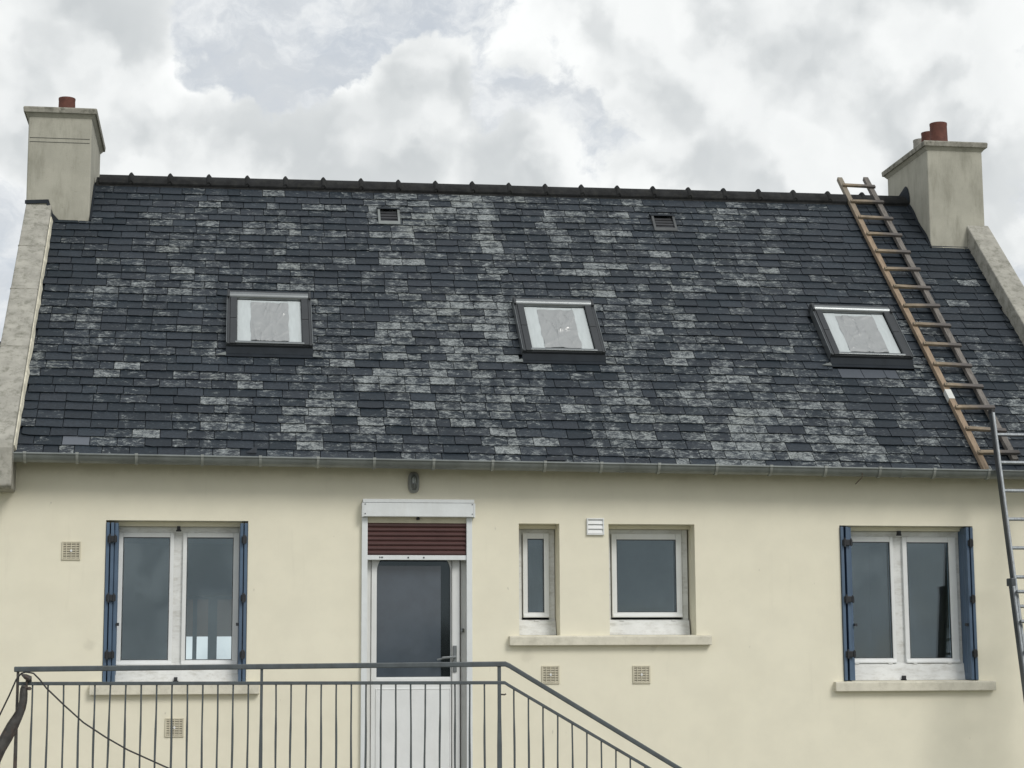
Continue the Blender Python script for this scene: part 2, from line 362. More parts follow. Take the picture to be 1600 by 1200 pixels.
# ---- windows
def ring(x0, x1, z0, z1, w, y0, y1, wb=None, wt=None):
    wb = wb or w; wt = wt or w; m = MB()
    m.box(x0, x0+w, y0, y1, z0, z1); m.box(x1-w, x1, y0, y1, z0, z1)
    m.box(x0+w, x1-w, y0+.001, y1, z0, z0+wb); m.box(x0+w, x1-w, y0+.001, y1, z1-wt, z1)
    return m
def window(hole, Y, frame, sashes, low, lockpins=False, lintel=.035):
    """hole = opening in the wall, frame = (x0,x1,z0,z1), sashes = list of (outer x0,x1,z0,z1, glass x0,x1,z0,z1)"""
    f = ring(*frame, .05, Y, Y+.07)
    for a, b in zip(sashes, sashes[1:]): f.box(a[1]-.012, b[0]+.012, Y+.004, Y+.06, frame[2]+.05, frame[3]-.05)
    wo_ = f.build('window', 'dirty_white', house, bevel=.004)
    B(hole[0]+.002, hole[1]-.002, Y-.06, Y+.10, frame[3]+.001, hole[3]-.002).build('lintel_stop', 'cream_render', wo_)
    # deep lower profile with drip nose
    p = [(Y-.012, frame[2]+.10), (Y-.03, frame[2]+.085), (Y-.055, low+.004), (Y-.055, low), (Y+.02, low), (Y+.02, frame[2]+.10)]
    MB().prism_x(p, frame[0], frame[1]).build('lower_rail', 'dirty_white', wo_, bevel=.003)
    if hole[2] < low-.004: pass
    for (x0, x1, z0, z1, a, b, c, dd) in sashes:
        m_ = MB(); y0, y1 = Y-.022, Y+.045
        m_.box(x0, a, y0, y1, z0, z1); m_.box(b, x1, y0, y1, z0, z1); m_.box(a, b, y0+.0008, y1, z0, c); m_.box(a, b, y0+.0008, y1, dd, z1)
        m_.build('sash', 'white_plastic', wo_, bevel=.004)
        ring(a-.001, b+.001, c-.001, dd+.001, .007, Y-.016, Y-.003).build('glazing_seal', 'alu_dark', wo_)
        B(a+.002, b-.002, Y-.008, Y+.016, c+.002, dd-.002).build('pane', 'pane_glass', wo_)
        MB().prism_x([(y0-.014, z0+.002), (y0-.014, z0+.012), (y0, z0+.034), (y0, z0+.002)], x0+.004, x1-.004).build('drip_bar', 'white_plastic', wo_)
        for xx in ([a+.02, b-.05] if b-a > .3 else [(a+b)/2-.015]):
            B(xx, xx+.035, Y-.035, Y-.012, frame[2]+.088, frame[2]+.098).build('drain_cap', 'dirty_white', wo_)
    if lockpins:
        xc = (sashes[0][1]+sashes[1][0])/2
        for z in (frame[3]-.012, low+.028):
            k = MB(); k.box(xc-.014, xc+.014, Y-.085, Y-.04, z-.018, z+.012); k.box(xc-.022, xc+.022, Y-.072, Y-.05, z-.030, z-.017)
            k.build('shutter_stop', 'black_iron', wo_, bevel=.003)
    return wo_
Zs = (.048, 1.135, .090, 1.097)
def S(x0, x1, a, b, z0, z1, c, dd): return (x0, x1, z0, z1, a, b, c, dd)
window(HOLES[0], .18, (-.915, .18, -.04, 1.185), [S(-.859, -.398, -.812, -.430, .048, 1.135, .090, 1.097), S(-.325, .138, -.292, .090, .048, 1.135, .090, 1.097)], -.088, True)
window(HOLES[4], .18, (5.33, 6.425, -.06, 1.180), [S(5.372, 5.806, 5.405, 5.775, .036, 1.132, .078, 1.086), S(5.890, 6.380, 5.930, 6.313, .036, 1.130, .076, 1.084)], -.111, True)
window(HOLES[2], .22, (2.474, 2.808, .315, 1.185), [S(2.531, 2.757, 2.571, 2.713, .434, 1.150, .477, 1.102)], .284)
window(HOLES[3], .22, (3.245, 3.972, .315, 1.187), [S(3.302, 3.917, 3.345, 3.867, .434, 1.150, .477, 1.100)], .284)
# sills
def sill(x0, x1, z0, z1, yy=-.06):
    p = [(.16, z0), (yy, z0), (yy, z1-.012), (yy+.012, z1-.004), (.16, z1+.006)]
    MB().prism_x(p, x0, x1).build('window_sill', 'sill_concrete', house, bevel=.005)
sill(-1.04, .314, -.187, -.093); sill(2.376, 4.105, .196, .279); sill(5.18, 6.612, -.201, -.116)

# ---- folded blue shutters: thin leaves stacked inside the reveal
def shutter(x, sgn, z0, z1, xs, wide):
    m_ = None
    for i, (dx, y0, y1) in enumerate(xs):
        a = x+sgn*dx; th = .026
        lf = MB().box(min(a, a+sgn*th), max(a, a+sgn*th), y0, y1, z0, z1)
        for k in range(1, 4):    # pressed ribs along the leaf face
            yy = y0+(y1-y0)*k/4
            lf.box(a+sgn*th-.003, a+sgn*th+.003, yy-.008, yy+.008, z0+.06, z1-.06)
        if m_ is None: m_ = lf.build('shutter', 'blue_paint', house, bevel=.006)
        else: lf.build('leaf', 'blue_paint', m_, bevel=.006)
    ymin = min(q[1] for q in xs); xa = x+sgn*xs[0][0]; xb = x+sgn*(xs[-1][0]+.026)
    for f_ in (.105, .475, .83):
        z = z1-(z1-z0)*f_; h = MB(); lo, hi = min(xa, xb)+.012, max(xa, xb)-.006
        h.box(lo, hi, ymin-.014, ymin+.01, z-.026, z+.026)
        h.box(lo+.01, lo+.026, ymin-.026, ymin-.012, z-.04, z+.04); h.box(hi-.022, hi-.008, ymin-.022, ymin-.012, z-.032, z+.036)
        h.build('hinge', 'black_iron', m_, bevel=.004)
    k = MB(); xx = xb+sgn*.012
    k.box(xx-.012, xx+.012, ymin+.02, ymin+.05, z0+.36*(z1-z0)-.012, z0+.36*(z1-z0)+.012); k.build('latch', 'black_iron', m_)
    return m_
shutter(-.941, 1, -.086, 1.205, [(.0, -.012, .15), (.036, -.004, .15), (.068, .02, .17)], 0)
shutter(.202, -1, -.088, 1.205, [(.0, -.012, .15), (.034, -.004, .16)], 0)
shutter(5.274, 1, -.110, 1.205, [(.0, -.022, .15), (.048, -.012, .15), (.080, .02, .17)], 0)
shutter(6.474, -1, -.110, 1.205, [(.0, -.016, .15), (.040, -.022, .17)], 0)

# ---- front door with roller shutter
DY = .10
d_ = ring(1.175, 2.035, LZ+.002, 1.255, .055, DY-.02, DY+.06)
door = d_.build('door', 'white_plastic', house, bevel=.004)
def round_hole(x0, x1, z0, z1, a, b, c, dd, r, y0, y1):
    """a leaf panel with an opening whose upper corners are rounded"""
    m_ = MB(); m_.box(x0, a, y0, y1, z0, z1); m_.box(b, x1, y0, y1, z0, z1); m_.box(a, b, y0, y1, z0, c); m_.box(a, b, y0, y1, dd, z1)
    for (cx, s) in ((a, 1), (b, -1)):
        pts = [(cx, dd), (cx, dd-r)]+[(cx+s*(r-r*math.cos(t)), dd-r+r*math.sin(t)) for t in [R(q) for q in range(10, 91, 10)]]
        m_.prism_y(pts, y0+.001, y1)
    return m_
leaf = round_hole(1.232, 1.972, LZ+.015, 1.18, 1.276, 1.895, -.070, .985, .17, DY-.035, DY+.02).build('door_leaf', 'white_plastic', door, bevel=.003)
B(1.27, 1.90, DY-.006, DY+.012, -.075, .99).build('pane', 'frosted_glass', door)
B(1.280, 1.815, DY-.0085, DY-.0065, -.056, .862).build('reflection_sheet', 'blue_sheet', door)  # added sheet; its blue-grey colour stands for the reflection in the door pane
B(1.272, 1.898, DY-.030, DY+.01, -.073, -.058).build('glazing_bead', 'white_plastic', door)
rp = ring(1.270, 1.898, LZ+.13, -.150, .012, DY-.043, DY-.033); rp.build('lower_panel', 'white_plastic', door, bevel=.003)
B(1.282, 1.886, DY-.039, DY-.033, LZ+.142, -.162).build('kick_panel', 'white_plastic', door, bevel=.003)
B(1.903, 1.905, DY-.05, DY-.03, LZ+.1, 1.0).build('leaf_gap', 'dark_gap', door)
h = MB(); h.box(1.915, 1.945, DY-.047, DY-.034, -.02, .20); h.tube([(1.93, DY-.04, .105), (1.93, DY-.085, .105)], .011); h.bar((1.937, DY-.085, .105), (1.815, DY-.088, .098), .018, .018); h.bar((1.85, DY-.088, .0995), (1.775, DY-.08, .082), .014, .016)
h.build('handle', 'skylight_alu', door, bevel=.003)
MB().lathe((1.99, DY-.03, .31), [(.0, 0), (.02, 0), (.02, .03), (.0, .03)], 12).build('lock_barrel', 'skylight_alu', door)
B(1.973, 1.977, DY-.045, DY-.015, LZ+.02, 1.17).build('door_seal', 'dark_gap', door)
# roller shutter
rs = MB().box(1.152, 2.072, -.085, .0-.001, 1.262, 1.376).build('roller_shutter', 'white_sheet', house, bevel=.004)
B(1.146, 2.078, -.080, -.001, 1.379, 1.408).build('top_flange', 'white_sheet', rs, bevel=.003)
B(1.138, 1.152, -.088, -.001, 1.258, 1.376).build('end_cap', 'white_sheet', rs, bevel=.003); B(2.072, 2.086, -.088, -.001, 1.258, 1.376).build('end_cap', 'white_sheet', rs, bevel=.003)
for x in (1.165, 2.06):
    for z in (1.285, 1.365): MB().tube([(x, -.09, z), (x, -.08, z)], .005).build('screw', 'alu_dark', rs)
for (a, b) in ((1.142, 1.190), (2.018, 2.066)): B(a, b, -.035, .0, LZ+.002, 1.26).build('guide_rail', 'white_sheet', rs, bevel=.003)
B(1.190, 2.018, -.012, .02, 1.214, 1.262).build('top_stop', 'cream_plastic', rs)
nsl = 7
for k in range(nsl):
    z0 = .947+k*.0385; p = [(.004, z0), (-.004, z0+.002), (-.013, z0+.014), (-.013, z0+.026), (-.004, z0+.0365), (.004, z0+.0375)]
    MB().prism_x(p, 1.188, 2.020).build('slat', 'brown_slat', rs)
B(1.188, 2.020, -.020, .006, .906, .945).build('bottom_bar', 'white_sheet', rs, bevel=.003)
for x in (1.53, 1.66): MB().tube([(x, -.024, .926), (x, -.018, .926)], .007).build('peg', 'alu_dark', rs)
for i, x in enumerate((1.288, 1.301, 1.312)): B(x, x+.008, -.0215, -.0195, .920, .933).build('maker_mark', 'alu_dark', rs)
MB().lathe((1.61, -.03, 1.238), [(0, 0), (.014, .002), (.017, .012), (.008, .024), (0, .026)], 10).build('stop_bolt', 'black_iron', rs)

# ---- wall vents
def vent(x0, z1, mt='cream_plastic', s=.150):
    m_ = ring(x0, x0+s, z1-s, z1, .012, -.012, .0); v_ = m_.build('wall_vent', mt, house, bevel=.002)
    B(x0+.01, x0+s-.01, -.002, -.0005, z1-s+.01, z1-.01).build('vent_backing', 'dark_gap', v_)
    sl_ = MB(); k = 9
    for i in range(k):
        z = z1-s+.012+(s-.024)*(i+.5)/k; hh = (s-.024)/k*.30
        sl_.add([(x0+.011, -.003, z+hh), (x0+s-.011, -.003, z+hh), (x0+s-.011, -.010, z-hh), (x0+.011, -.010, z-hh), (x0+.011, -.001, z+hh*.2), (x0+s-.011, -.001, z+hh*.2)], [(0, 1, 2, 3), (3, 2, 5, 4), (4, 5, 1, 0), (0, 3, 4), (1, 5, 2)])
    for i in range(1, 4): sl_.box(x0+s*i/4-.003, x0+s*i/4+.003, -.011, -.004, z1-s+.012, z1-.012)
    sl_.build('vent_slats', mt, v_)
    MB().tube([(x0+s/2, -.014, z1-s/2), (x0+s/2, -.008, z1-s/2)], .010).build('screw', 'white_plastic', v_)
vent(-1.292, 1.048); vent(-.437, -.376); vent(2.652, .029); vent(3.428, .026)
m_ = ring(3.046, 3.196, 1.121, 1.264, .012, -.022, 0).build('louvre_vent', 'white_plastic', house, bevel=.003)
B(3.057, 3.186, -.006, -.001, 1.131, 1.254).build('vent_backing', 'white_plastic', m_)
for k in range(3):
    z = 1.135+k*.0395
    MB().prism_x([(-.019, z), (-.006, z+.036), (-.003, z+.036), (-.014, z)], 3.0575, 3.1845).build('louvre', 'white_plastic', m_)

# ---- bulkhead lamp over the door
lamp = thing('wall_lamp', 'oval grey bulkhead lamp on the wall above the door', 'wall lamp', (1.574, 0, 1.462))
def oval(cx, cz, a, b, y, k=24, pw=3.0):
    r_ = []
    for j in range(k):
        t = 2*math.pi*j/k; c, s = math.cos(t), math.sin(t)
        r_.append((cx+a*abs(c)**(2/pw)*(1 if c >= 0 else -1), y, cz+b*abs(s)**(2/pw)*(1 if s >= 0 else -1)))
    return r_
LX, LZc = 1.574, 1.552
MB().loft([oval(LX, LZc, .048, .088, -.0), oval(LX, LZc, .048, .088, -.028), oval(LX, LZc, .043, .083, -.034)]).build('base', 'lamp_grey', lamp, smooth=True)
MB().loft([oval(LX, LZc-.002, .030, .066, -.030, pw=2.2), oval(LX, LZc-.002, .030, .066, -.052, pw=2.2), oval(LX, LZc-.002, .024, .058, -.072, pw=2.2), oval(LX, LZc-.002, .010, .035, -.082, pw=2.2)]).build('glass_cover', 'lamp_glass', lamp, smooth=True)
rg = MB(); k = 24; o1 = oval(LX, LZc-.002, .038, .076, 0, pw=2.3); o2 = oval(LX, LZc-.002, .029, .066, 0, pw=2.3)
rings = []
for j in range(k):
    rings.append([Vector(o1[j])+Vector((0, -.034, 0)), Vector(o1[j])+Vector((0, -.054, 0)), Vector(o2[j])+Vector((0, -.058, 0)), Vector(o2[j])+Vector((0, -.034, 0))])
rings.append(rings[0]); rg.loft(rings, cap=False); rg.build('guard_ring', 'zinc_light', lamp, smooth=True)
gd = MB(); gd.tube([(LX, -.05, LZc-.066), (LX, -.088, LZc-.04), (LX, -.093, LZc), (LX, -.088, LZc+.04), (LX, -.05, LZc+.066)], .003, 6); gd.build('guard_bar', 'zinc', lamp)
MB().lathe((LX, -.045, LZc-.060), [(0, 0), (.017, 0), (.018, .03), (.013, .055), (0, .056)], 14).build('bulb_holder', 'black_iron', lamp, smooth=True)
MB().lathe((LX, -.045, LZc-.006), [(0, 0), (.010, .0), (.018, .022), (.014, .042), (0, .050)], 14).build('bulb', 'white_plastic', lamp, smooth=True)

# ------------------------------------------------------------------ roof
SKY = [(.006, .756, .328, .541), (2.648, 3.400, .326, .5375), (5.545, 6.335, .338, .5415)]
CHAT = [(1.470, 1.687), (4.270, 4.510)]
under = MB()
for i in range(13):
    x = -1.69+(7.59+1.69)*i/12
    under.v += [RP(x, -.004, -.012), RP(x, .5, -.012), RP(x, 1.02, -.012), Vector((x, BY+.25, ze(x)+.0)), RP(x, 1.02, -.10), RP(x, .5, -.10), RP(x, -.004, -.05)]
under.f = [(i*7+j, i*7+7+j, i*7+8+j, i*7+j+1) for i in range(12) for j in range(6)]
under.at = [(.3, .1, 0)]*len(under.f)
roof = under.build('roof', 'slate', house)
NROW = 36
def cov(x, t):
    b = .6*noise.noise(Vector((x*.75, t*3.0, 3.1)))+.55*noise.noise(Vector((x*2.3, t*1.7, 9.2)))+.35*noise.noise(Vector((x*3, t*12, 5.2)))
    v = .405+.30*b
    for (cx, ct, r_, a) in ((1.6, .22, .9, .20), (3.9, .18, 1.3, .14), (2.3, .45, .6, .22), (5.0, .10, 1.2, .12), (-.9, .40, .8, .12), (2.6, .85, 1.8, .10),
                            (7.0, .85, .7, -.55), (-1.4, .75, .5, -.20), (-1.3, .08, .8, -.22), (-1.5, .3, .5, -.1), (.4, .30, .5, -.16), (5.9, .28, .6, -.22), (3.0, .28, .5, -.14), (7.2, .5, .5, -.2), (-.9, .95, .5, -.3)):
        q = ((x-cx)/r_)**2+((t-ct)*4.4/r_)**2
        v += a*math.exp(-q)
    return v
slates = []
def row_intervals(t):
    a = XL+.004 if t < .836 else -1.312
    b = XR-.004 if t < .822 else 7.178
    iv = [(a, b)]
    def cut(iv, c, d):
        o = []
        for p, q in iv:
            if d <= p or c >= q: o.append((p, q)); continue
            if c-p > .02: o.append((p, c))
            if q-d > .02: o.append((d, q))
        return o
    for (c, d, t0, t1) in SKY:
        if t+.6/NROW > t0-.004 and t+.4/NROW < t1: iv = cut(iv, c-.004, d+.004)
    return iv
for r in range(NROW):
    t0 = r/NROW-.006
    x = XL-.2-(.11 if r % 2 else 0)+rng.uniform(-.02, .02)
    iv = row_intervals(t0)
    while x < XR:
        wd = .222+rng.uniform(-.004, .004)
        if rng.random() < .06: wd *= .55
        for (p, q) in iv:
            a, b = max(x, p), min(x+wd-.006, q)
            if b-a < .03: continue
            slates.append((a, b, r, t0))
        x += wd
def make_slate(a, b, r, t0):
    L = RL((a+b)/2); G = 1/NROW
    dt = rng.gauss(0, .0005); rot = rng.gauss(0, .0004); hb = .0165+rng.uniform(-.002, .003)
    if rng.random() < .012: dt -= .003; rot += .0015
    t1 = min(t0+G*1.22, 1.02); cols = 5; th = .007
    tops = []; bots = []
    for c in range(cols):
        u = c/(cols-1); xx = a+(b-a)*u
        e = dt+rot*(u-.5)*2+rng.gauss(0, .00025)
        if c in (0, cols-1) and rng.random() < .05: e += .003
        tops.append((xx, t0+e, hb+rng.uniform(-.0006, .0006)))
    v = [RP(x_, t_, h_) for x_, t_, h_ in tops]+[RP(x_, t_, h_-th) for x_, t_, h_ in tops]
    ia = [RP(a, t1, .0035), RP(b, t1, .0035), RP(a, t1, -.002), RP(b, t1, -.002)]
    mb = MB(); k = cols
    mids = []
    for c in range(cols): 
        x_ = tops[c][0]; mids.append(RP(x_, t1, .0035))
    allv = v+mids+[ia[2], ia[3]]
    fs = [(c, c+1, 2*k+c+1, 2*k+c) for c in range(k-1)]+[(c, k+c, k+c+1, c+1) for c in range(k-1)]
    fs += [(0, 2*k, 3*k, k), (k-1, 2*k-1, 3*k+1, 3*k-1)]
    mb.add(allv, fs)
    xm = (a+b)/2; tm = t0+.5*G
    tone = 0.; lc = cov(xm, tm)+rng.gauss(0, .125)
    if rng.random() < .09: lc -= .30
    if rng.random() < .05: lc += .22
    if a <= -1.16 <= b and r == 1: tone = 1.; lc = .0
    if r == 11 and any(s[0]+.15 < xm < s[1]-.1 for s in SKY[2:]): tone = .55; lc = .05
    if xm > 6.75 and tm > .72 and rng.random() < .8: lc = .08
    at = (rng.random(), max(0., min(.80, lc)), tone)
    mb.at = [at]*len(fs)
    return mb
CP = Vector((0, -16, 0))
order = sorted(range(len(slates)), key=lambda i: (RP((slates[i][0]+slates[i][1])/2, slates[i][3])-CP).length if slates[i][1] < 6.95 and slates[i][1]-slates[i][0] > .08 else 99)
single = set(order[:300])
rest = MB(); rest.at = []
for i, s in enumerate(slates):
    mb = make_slate(*s)
    if i in single: mb.build('slate', 'slate', roof)
    else: rest.add(mb.v, mb.f); rest.at += mb.at
rest.build('slates', 'slate', roof, kind='stuff')

# ridge tiles
xj = [-1.29]+[-.964+.3815*k for k in range(22) if -.964+.3815*k < 7.0]+[7.17]
for a, b in zip(xj, xj[1:]):
    dz = rng.uniform(-.004, .004); prof = []
    for q in range(-5, 6):
        ang = q/5*R(84); rr = .115
        prof.append((math.sin(ang)*rr, math.cos(ang)*rr-rr))
    def sec(x, k=1., lift=0.):
        return [(x, yr(x)+.09+p*k, zr(x)+.135+dz+lift+z*k) for p, z in prof]+[(x, yr(x)+.09+p*k*.93, zr(x)+.119+dz+lift+z*k) for p, z in reversed(prof)]
    tl = MB(); tl.loft([sec(a+.022), sec(b+.012)]); ro_ = tl.build('ridge_tile', 'ridge_clay', roof, smooth=True)
    if a > -1.2:
        cl = MB(); cl.loft([sec(a-.022, 1.0, .004), sec(a-.014, 1.05, .018), sec(a-.002, 1.06, .030), sec(a+.010, 1.06, .030), sec(a+.020, 1.05, .016), sec(a+.03, 1.0, .004)]); cl.build('ridge_collar', 'ridge_clay', roof, smooth=True)
mf = MB(); mf.loft([[(x, yr(x)-.012, zr(x)-.04), (x, yr(x)-.010, zr(x)+.045), (x, yr(x)+.09, zr(x)+.11), (x, yr(x)+.19, zr(x)+.045), (x, yr(x)+.192, zr(x)-.04)] for x in (-1.30, 7.165)]); mf.build('ridge_bedding', 'ridge_clay', roof)
# roof vents (small hooded openings)
for (a, b) in CHAT:
    t0, t1 = .856, .921
    v_ = MB()
    def Q(x, t, h): return RP(x, t, h)
    o_ = .022
    fr = MB()
    fr.add([Q(a, t0, .022), Q(b, t0, .022), Q(b, t0+.010, .030), Q(a, t0+.010, .030), Q(a, t0, .0), Q(b, t0, .0), Q(b, t0+.010, 0), Q(a, t0+.010, 0)], [(0, 1, 2, 3), (0, 4, 5, 1), (3, 2, 6, 7), (0, 3, 7, 4), (1, 5, 6, 2)])
    for p, q in ((a, a+o_), (b-o_, b)):
        fr.add([Q(p, t0+.010, .03), Q(q, t0+.010, .03), Q(q, t1-.012, .055), Q(p, t1-.012, .055), Q(p, t0+.01, 0), Q(q, t0+.01, 0), Q(q, t1-.012, 0), Q(p, t1-.012, 0)], [(0, 1, 2, 3), (0, 4, 5, 1), (3, 2, 6, 7), (0, 3, 7, 4), (1, 5, 6, 2)])
    rv = fr.build('roof_vent', 'zinc' if a < 3 else 'vent_grey', house)
    MB().add([Q(a+.02, t0+.008, .016), Q(b-.02, t0+.008, .016), Q(b-.02, t1-.01, .018), Q(a+.02, t1-.01, .018)], [(0, 1, 2, 3)]).build('vent_mesh', 'black_iron', rv)
    for k in range(1, 4):
        t = t0+.01+(t1-t0-.02)*k/4
        MB().add([Q(a+.02, t, .024), Q(b-.02, t, .024), Q(b-.02, t+.006, .030), Q(a+.02, t+.006, .030), Q(a+.02, t+.004, .018), Q(b-.02, t+.004, .018)], [(0, 1, 2, 3), (0, 4, 5, 1), (3, 2, 5, 4)]).build('louvre', 'black_iron', rv)
    MB().add([Q(a-.006, t1-.014, .060), Q(b+.006, t1-.014, .060), Q(b+.006, t1+.004, .030), Q(a-.006, t1+.004, .030), Q(a-.006, t1-.014, .054), Q(b+.006, t1-.014, .054), Q(b+.006, t1+.004, .01), Q(a-.006, t1+.004, .01)], [(0, 1, 2, 3), (0, 4, 5, 1), (0, 3, 7, 4), (1, 5, 6, 2), (3, 2, 6, 7), (4, 7, 6, 5)]).build('hood', 'dark_flashing', rv)

# roof windows: local frame (u across, s up the slope, h out of the roof)
def skylight(x0, x1, t0, t1, seed):
    L = RL((x0+x1)/2); O = RP(x0, t0, 0); U = (RP(x1, t0)-O).normalized(); V = (RP(x0, t1)-O).normalized(); Wn = U.cross(V).normalized(); W = x1-x0; Hh = (RP(x0, t1)-O).length
    M4 = Matrix((U, V, Wn)).transposed().to_4x4(); M4.translation = O
    def bx(mb, u0, u1, s0, s1, h0, h1): return mb.box(u0, u1, s0, s1, h0, h1, M4)
    r_ = random.Random(seed); SK = .085                      # lead skirt below
    fr = MB(); bx(fr, 0, .025, SK, Hh-.02, .0, .095); bx(fr, W-.025, W, SK, Hh-.02, 0, .095)
    bx(fr, .025, W-.025, SK, SK+.02, .0, .085)
    sw = fr.build('roof_window', 'skylight_grey', house, bevel=.004)
    ap = MB(); bx(ap, -.012, W+.012, -.006, SK, .012, .020); ap.loft([[M4 @ Vector(p) for p in ((u, SK-.055, .0205), (u, SK+.0, .06), (u, SK+.0, .02))] for u in (-.008, W+.008)])
    ap.build('apron_flashing', 'dark_flashing', sw, bevel=.003)
    for (u0, u1) in ((.026, .085), (W-.085, W-.026)):
        c = MB(); bx(c, u0, u1, SK+.002, SK+.40, .075, .100); bx(c, u0, u1, SK+.405, Hh-.10, .076, .101); c.build('side_cover', 'skylight_grey', sw, bevel=.004)
    for u in (-.006, W+.001): c = MB(); bx(c, u, u+.005, SK+.01, Hh-.06, .02, .098); c.build('edge_trim', 'skylight_alu', sw)
    top = MB(); k = 10
    rings_ = []
    for u in (.02, W-.02): rings_.append([M4 @ Vector((u, Hh-.055+.045*math.cos(R(a)), .075+.040*math.sin(R(a)))) for a in range(-20, 221, 20)])
    top.loft(rings_); top.build('top_hood', 'skylight_alu', sw, smooth=True)
    th_ = MB(); bx(th_, .0, W, Hh-.035, Hh+.03, .0, .085); th_.build('head_flashing', 'skylight_grey', sw, bevel=.006)
    for u in (-.004, W-.018): c = MB(); bx(c, u, u+.022, Hh-.115, Hh-.005, .03, .118); c.build('hood_end', 'skylight_grey', sw, bevel=.006)
    bt = MB(); bx(bt, .07, W-.07, SK+.004, SK+.032, .086, .104); bt.build('bottom_cover', 'skylight_alu', sw, bevel=.005)
    b2 = MB(); bx(b2, .086, W-.086, SK+.033, SK+.050, .06, .092); b2.build('sash_rail', 'skylight_grey', sw, bevel=.003)
    g0, g1, s0, s1 = .088, W-.088, SK+.050, Hh-.105
    gl = MB(); bx(gl, g0, g1, s0, s1, .040, .066); gl.build('pane', 'card_white', sw)
    # protective card around, crumpled film in the middle
    cw = .125; ch = .035
    cdl = MB(); bx(cdl, g0+.004, g0+cw, s0+.004, s1-.004, .0665, .0705); cdl.build('packing_card', 'card_white', sw)
    cdr = MB(); bx(cdr, g1-cw*.95, g1-.004, s0+.004, s1-.004, .0665, .0705); cdr.build('packing_card', 'card_white', sw)
    nx, ny = 46, 40; fm = MB(); u0, u1, q0, q1 = g0+cw-.004, g1-cw*.95+.004, s0+ch, s1-ch*1.3
    folds = [(r_.uniform(.05, .95), r_.uniform(.0, 1), r_.uniform(0, math.pi), r_.uniform(.010, .022), r_.uniform(.003, .009)) for _ in range(40)]
    cxn, cyn = r_.uniform(.3, .75), r_.uniform(.3, .7)
    for j in range(ny+1):
        for i in range(nx+1):
            a, b = i/nx, j/ny; e = min(a, 1-a, b, 1-b)
            h = .008*noise.noise(Vector((a*5+seed, b*5, 1)))
            for (fa, fb, ft, fw_, fh) in folds:
                dx, dy = a-fa, b-fb; dd = abs(dx*math.sin(ft)-dy*math.cos(ft)); al = abs(dx*math.cos(ft)+dy*math.sin(ft))
                if al < .35: h += fh*max(0, 1-dd/fw_/1.5)*(1-al/.35)
            an = math.atan2(b-cyn, a-cxn); h += .004*math.sin(an*(8+seed%5)+seed)*math.hypot(a-cxn, b-cyn)
            wig = .010*noise.noise(Vector((b*4, seed, 2)))*(1 if a in (0, 1) else 0)
            fm.v.append(M4 @ Vector((u0+(u1-u0)*a+wig, q0+(q1-q0)*b, .073+max(h, -.002))))
    fm.f = [(j*(nx+1)+i, j*(nx+1)+i+1, (j+1)*(nx+1)+i+1, (j+1)*(nx+1)+i) for j in range(ny) for i in range(nx)]
    fm.build('protective_film', 'plastic_film', sw, smooth=True)
    for u in (-.10, W+.005):                                  # small lead dressings at the lower corners
        c = MB(); c.loft([[M4 @ Vector((u, .005, hh)), M4 @ Vector((u+.095, .0, hh)), M4 @ Vector((u+(.095 if u < 0 else .0), .055, hh))] for hh in (.022, .026)]); c.build('corner_flashing', 'zinc', sw)
for i, s in enumerate(SKY): skylight(*s, 11+i*7)

# gutter
gz = lambda x: 1.7187-.0072*x
gx0, gx1 = XL+.01, 7.7
pr = []
for a in range(0, 181, 12): pr.append((-.268-.062*math.cos(R(a)), -.062*math.sin(R(a))*1.05))
inner = [(-.268-.058*math.cos(R(a)), -.058*math.sin(R(a))*1.05) for a in range(180, -1, -12)]
gut = MB(); gut.loft([[(x, y, gz(x)+z) for y, z in pr+inner] for x in (gx0, gx1)])
gut_o = gut.build('gutter', 'zinc', house, smooth=True)
MB().tube([(gx0, -.332, gz(gx0)), (gx1, -.332, gz(gx1))], .009, 10).build('gutter_bead', 'zinc', gut_o, smooth=True)
for xb in [-1.578, -1.168, -.70, -.175, .292, .759, 1.22, 1.71, 2.201, 2.641, 3.118, 3.611, 4.108, 4.581, 5.059, 5.54, 6.026, 6.517, 7.0, 7.45]:
    bk = MB(); sec_ = []
    for a in range(-6, 181, 12): sec_.append((-.268-.071*math.cos(R(a)), -.071*math.sin(R(a))*1.05))
    sec2 = [(y*1+(.268+y)*.05, z*1.06) for y, z in sec_]
    bk.loft([[(x, y, gz(x)+z) for y, z in sec_+[(y_-0, z_) for y_, z_ in reversed([(-.268-.0625*math.cos(R(a)), -.0625*math.sin(R(a))*1.05) for a in range(-6, 181, 12)])]] for x in (xb-.011, xb+.011)])
    bk.box(xb-.013, xb+.013, -.346, -.322, gz(xb)-.004, gz(xb)+.014)
    bk.build('gutter_bracket', 'zinc_light', gut_o, smooth=True)
for xs_ in (.85, 3.3, 5.75):
    bk = MB(); bk.loft([[(x, -.268-.0655*math.cos(R(a)), gz(x)-.0655*math.sin(R(a))*1.05) for a in range(0, 181, 15)]+[(x, -.268-.0615*math.cos(R(a)), gz(x)-.0615*math.sin(R(a))*1.05) for a in range(180, -1, -15)] for x in (xs_-.02, xs_+.02)]); bk.build('gutter_joint', 'zinc', gut_o, smooth=True)
MB().loft([[(x, -.2, gz(x)-.035), (x, -.185, gz(x)-.035), (x, -.185, gz(x)+.0), (x, -.2, gz(x)+.0)] for x in (-1.67, 7.57)]).build('eaves_board', 'dark_flashing', house)

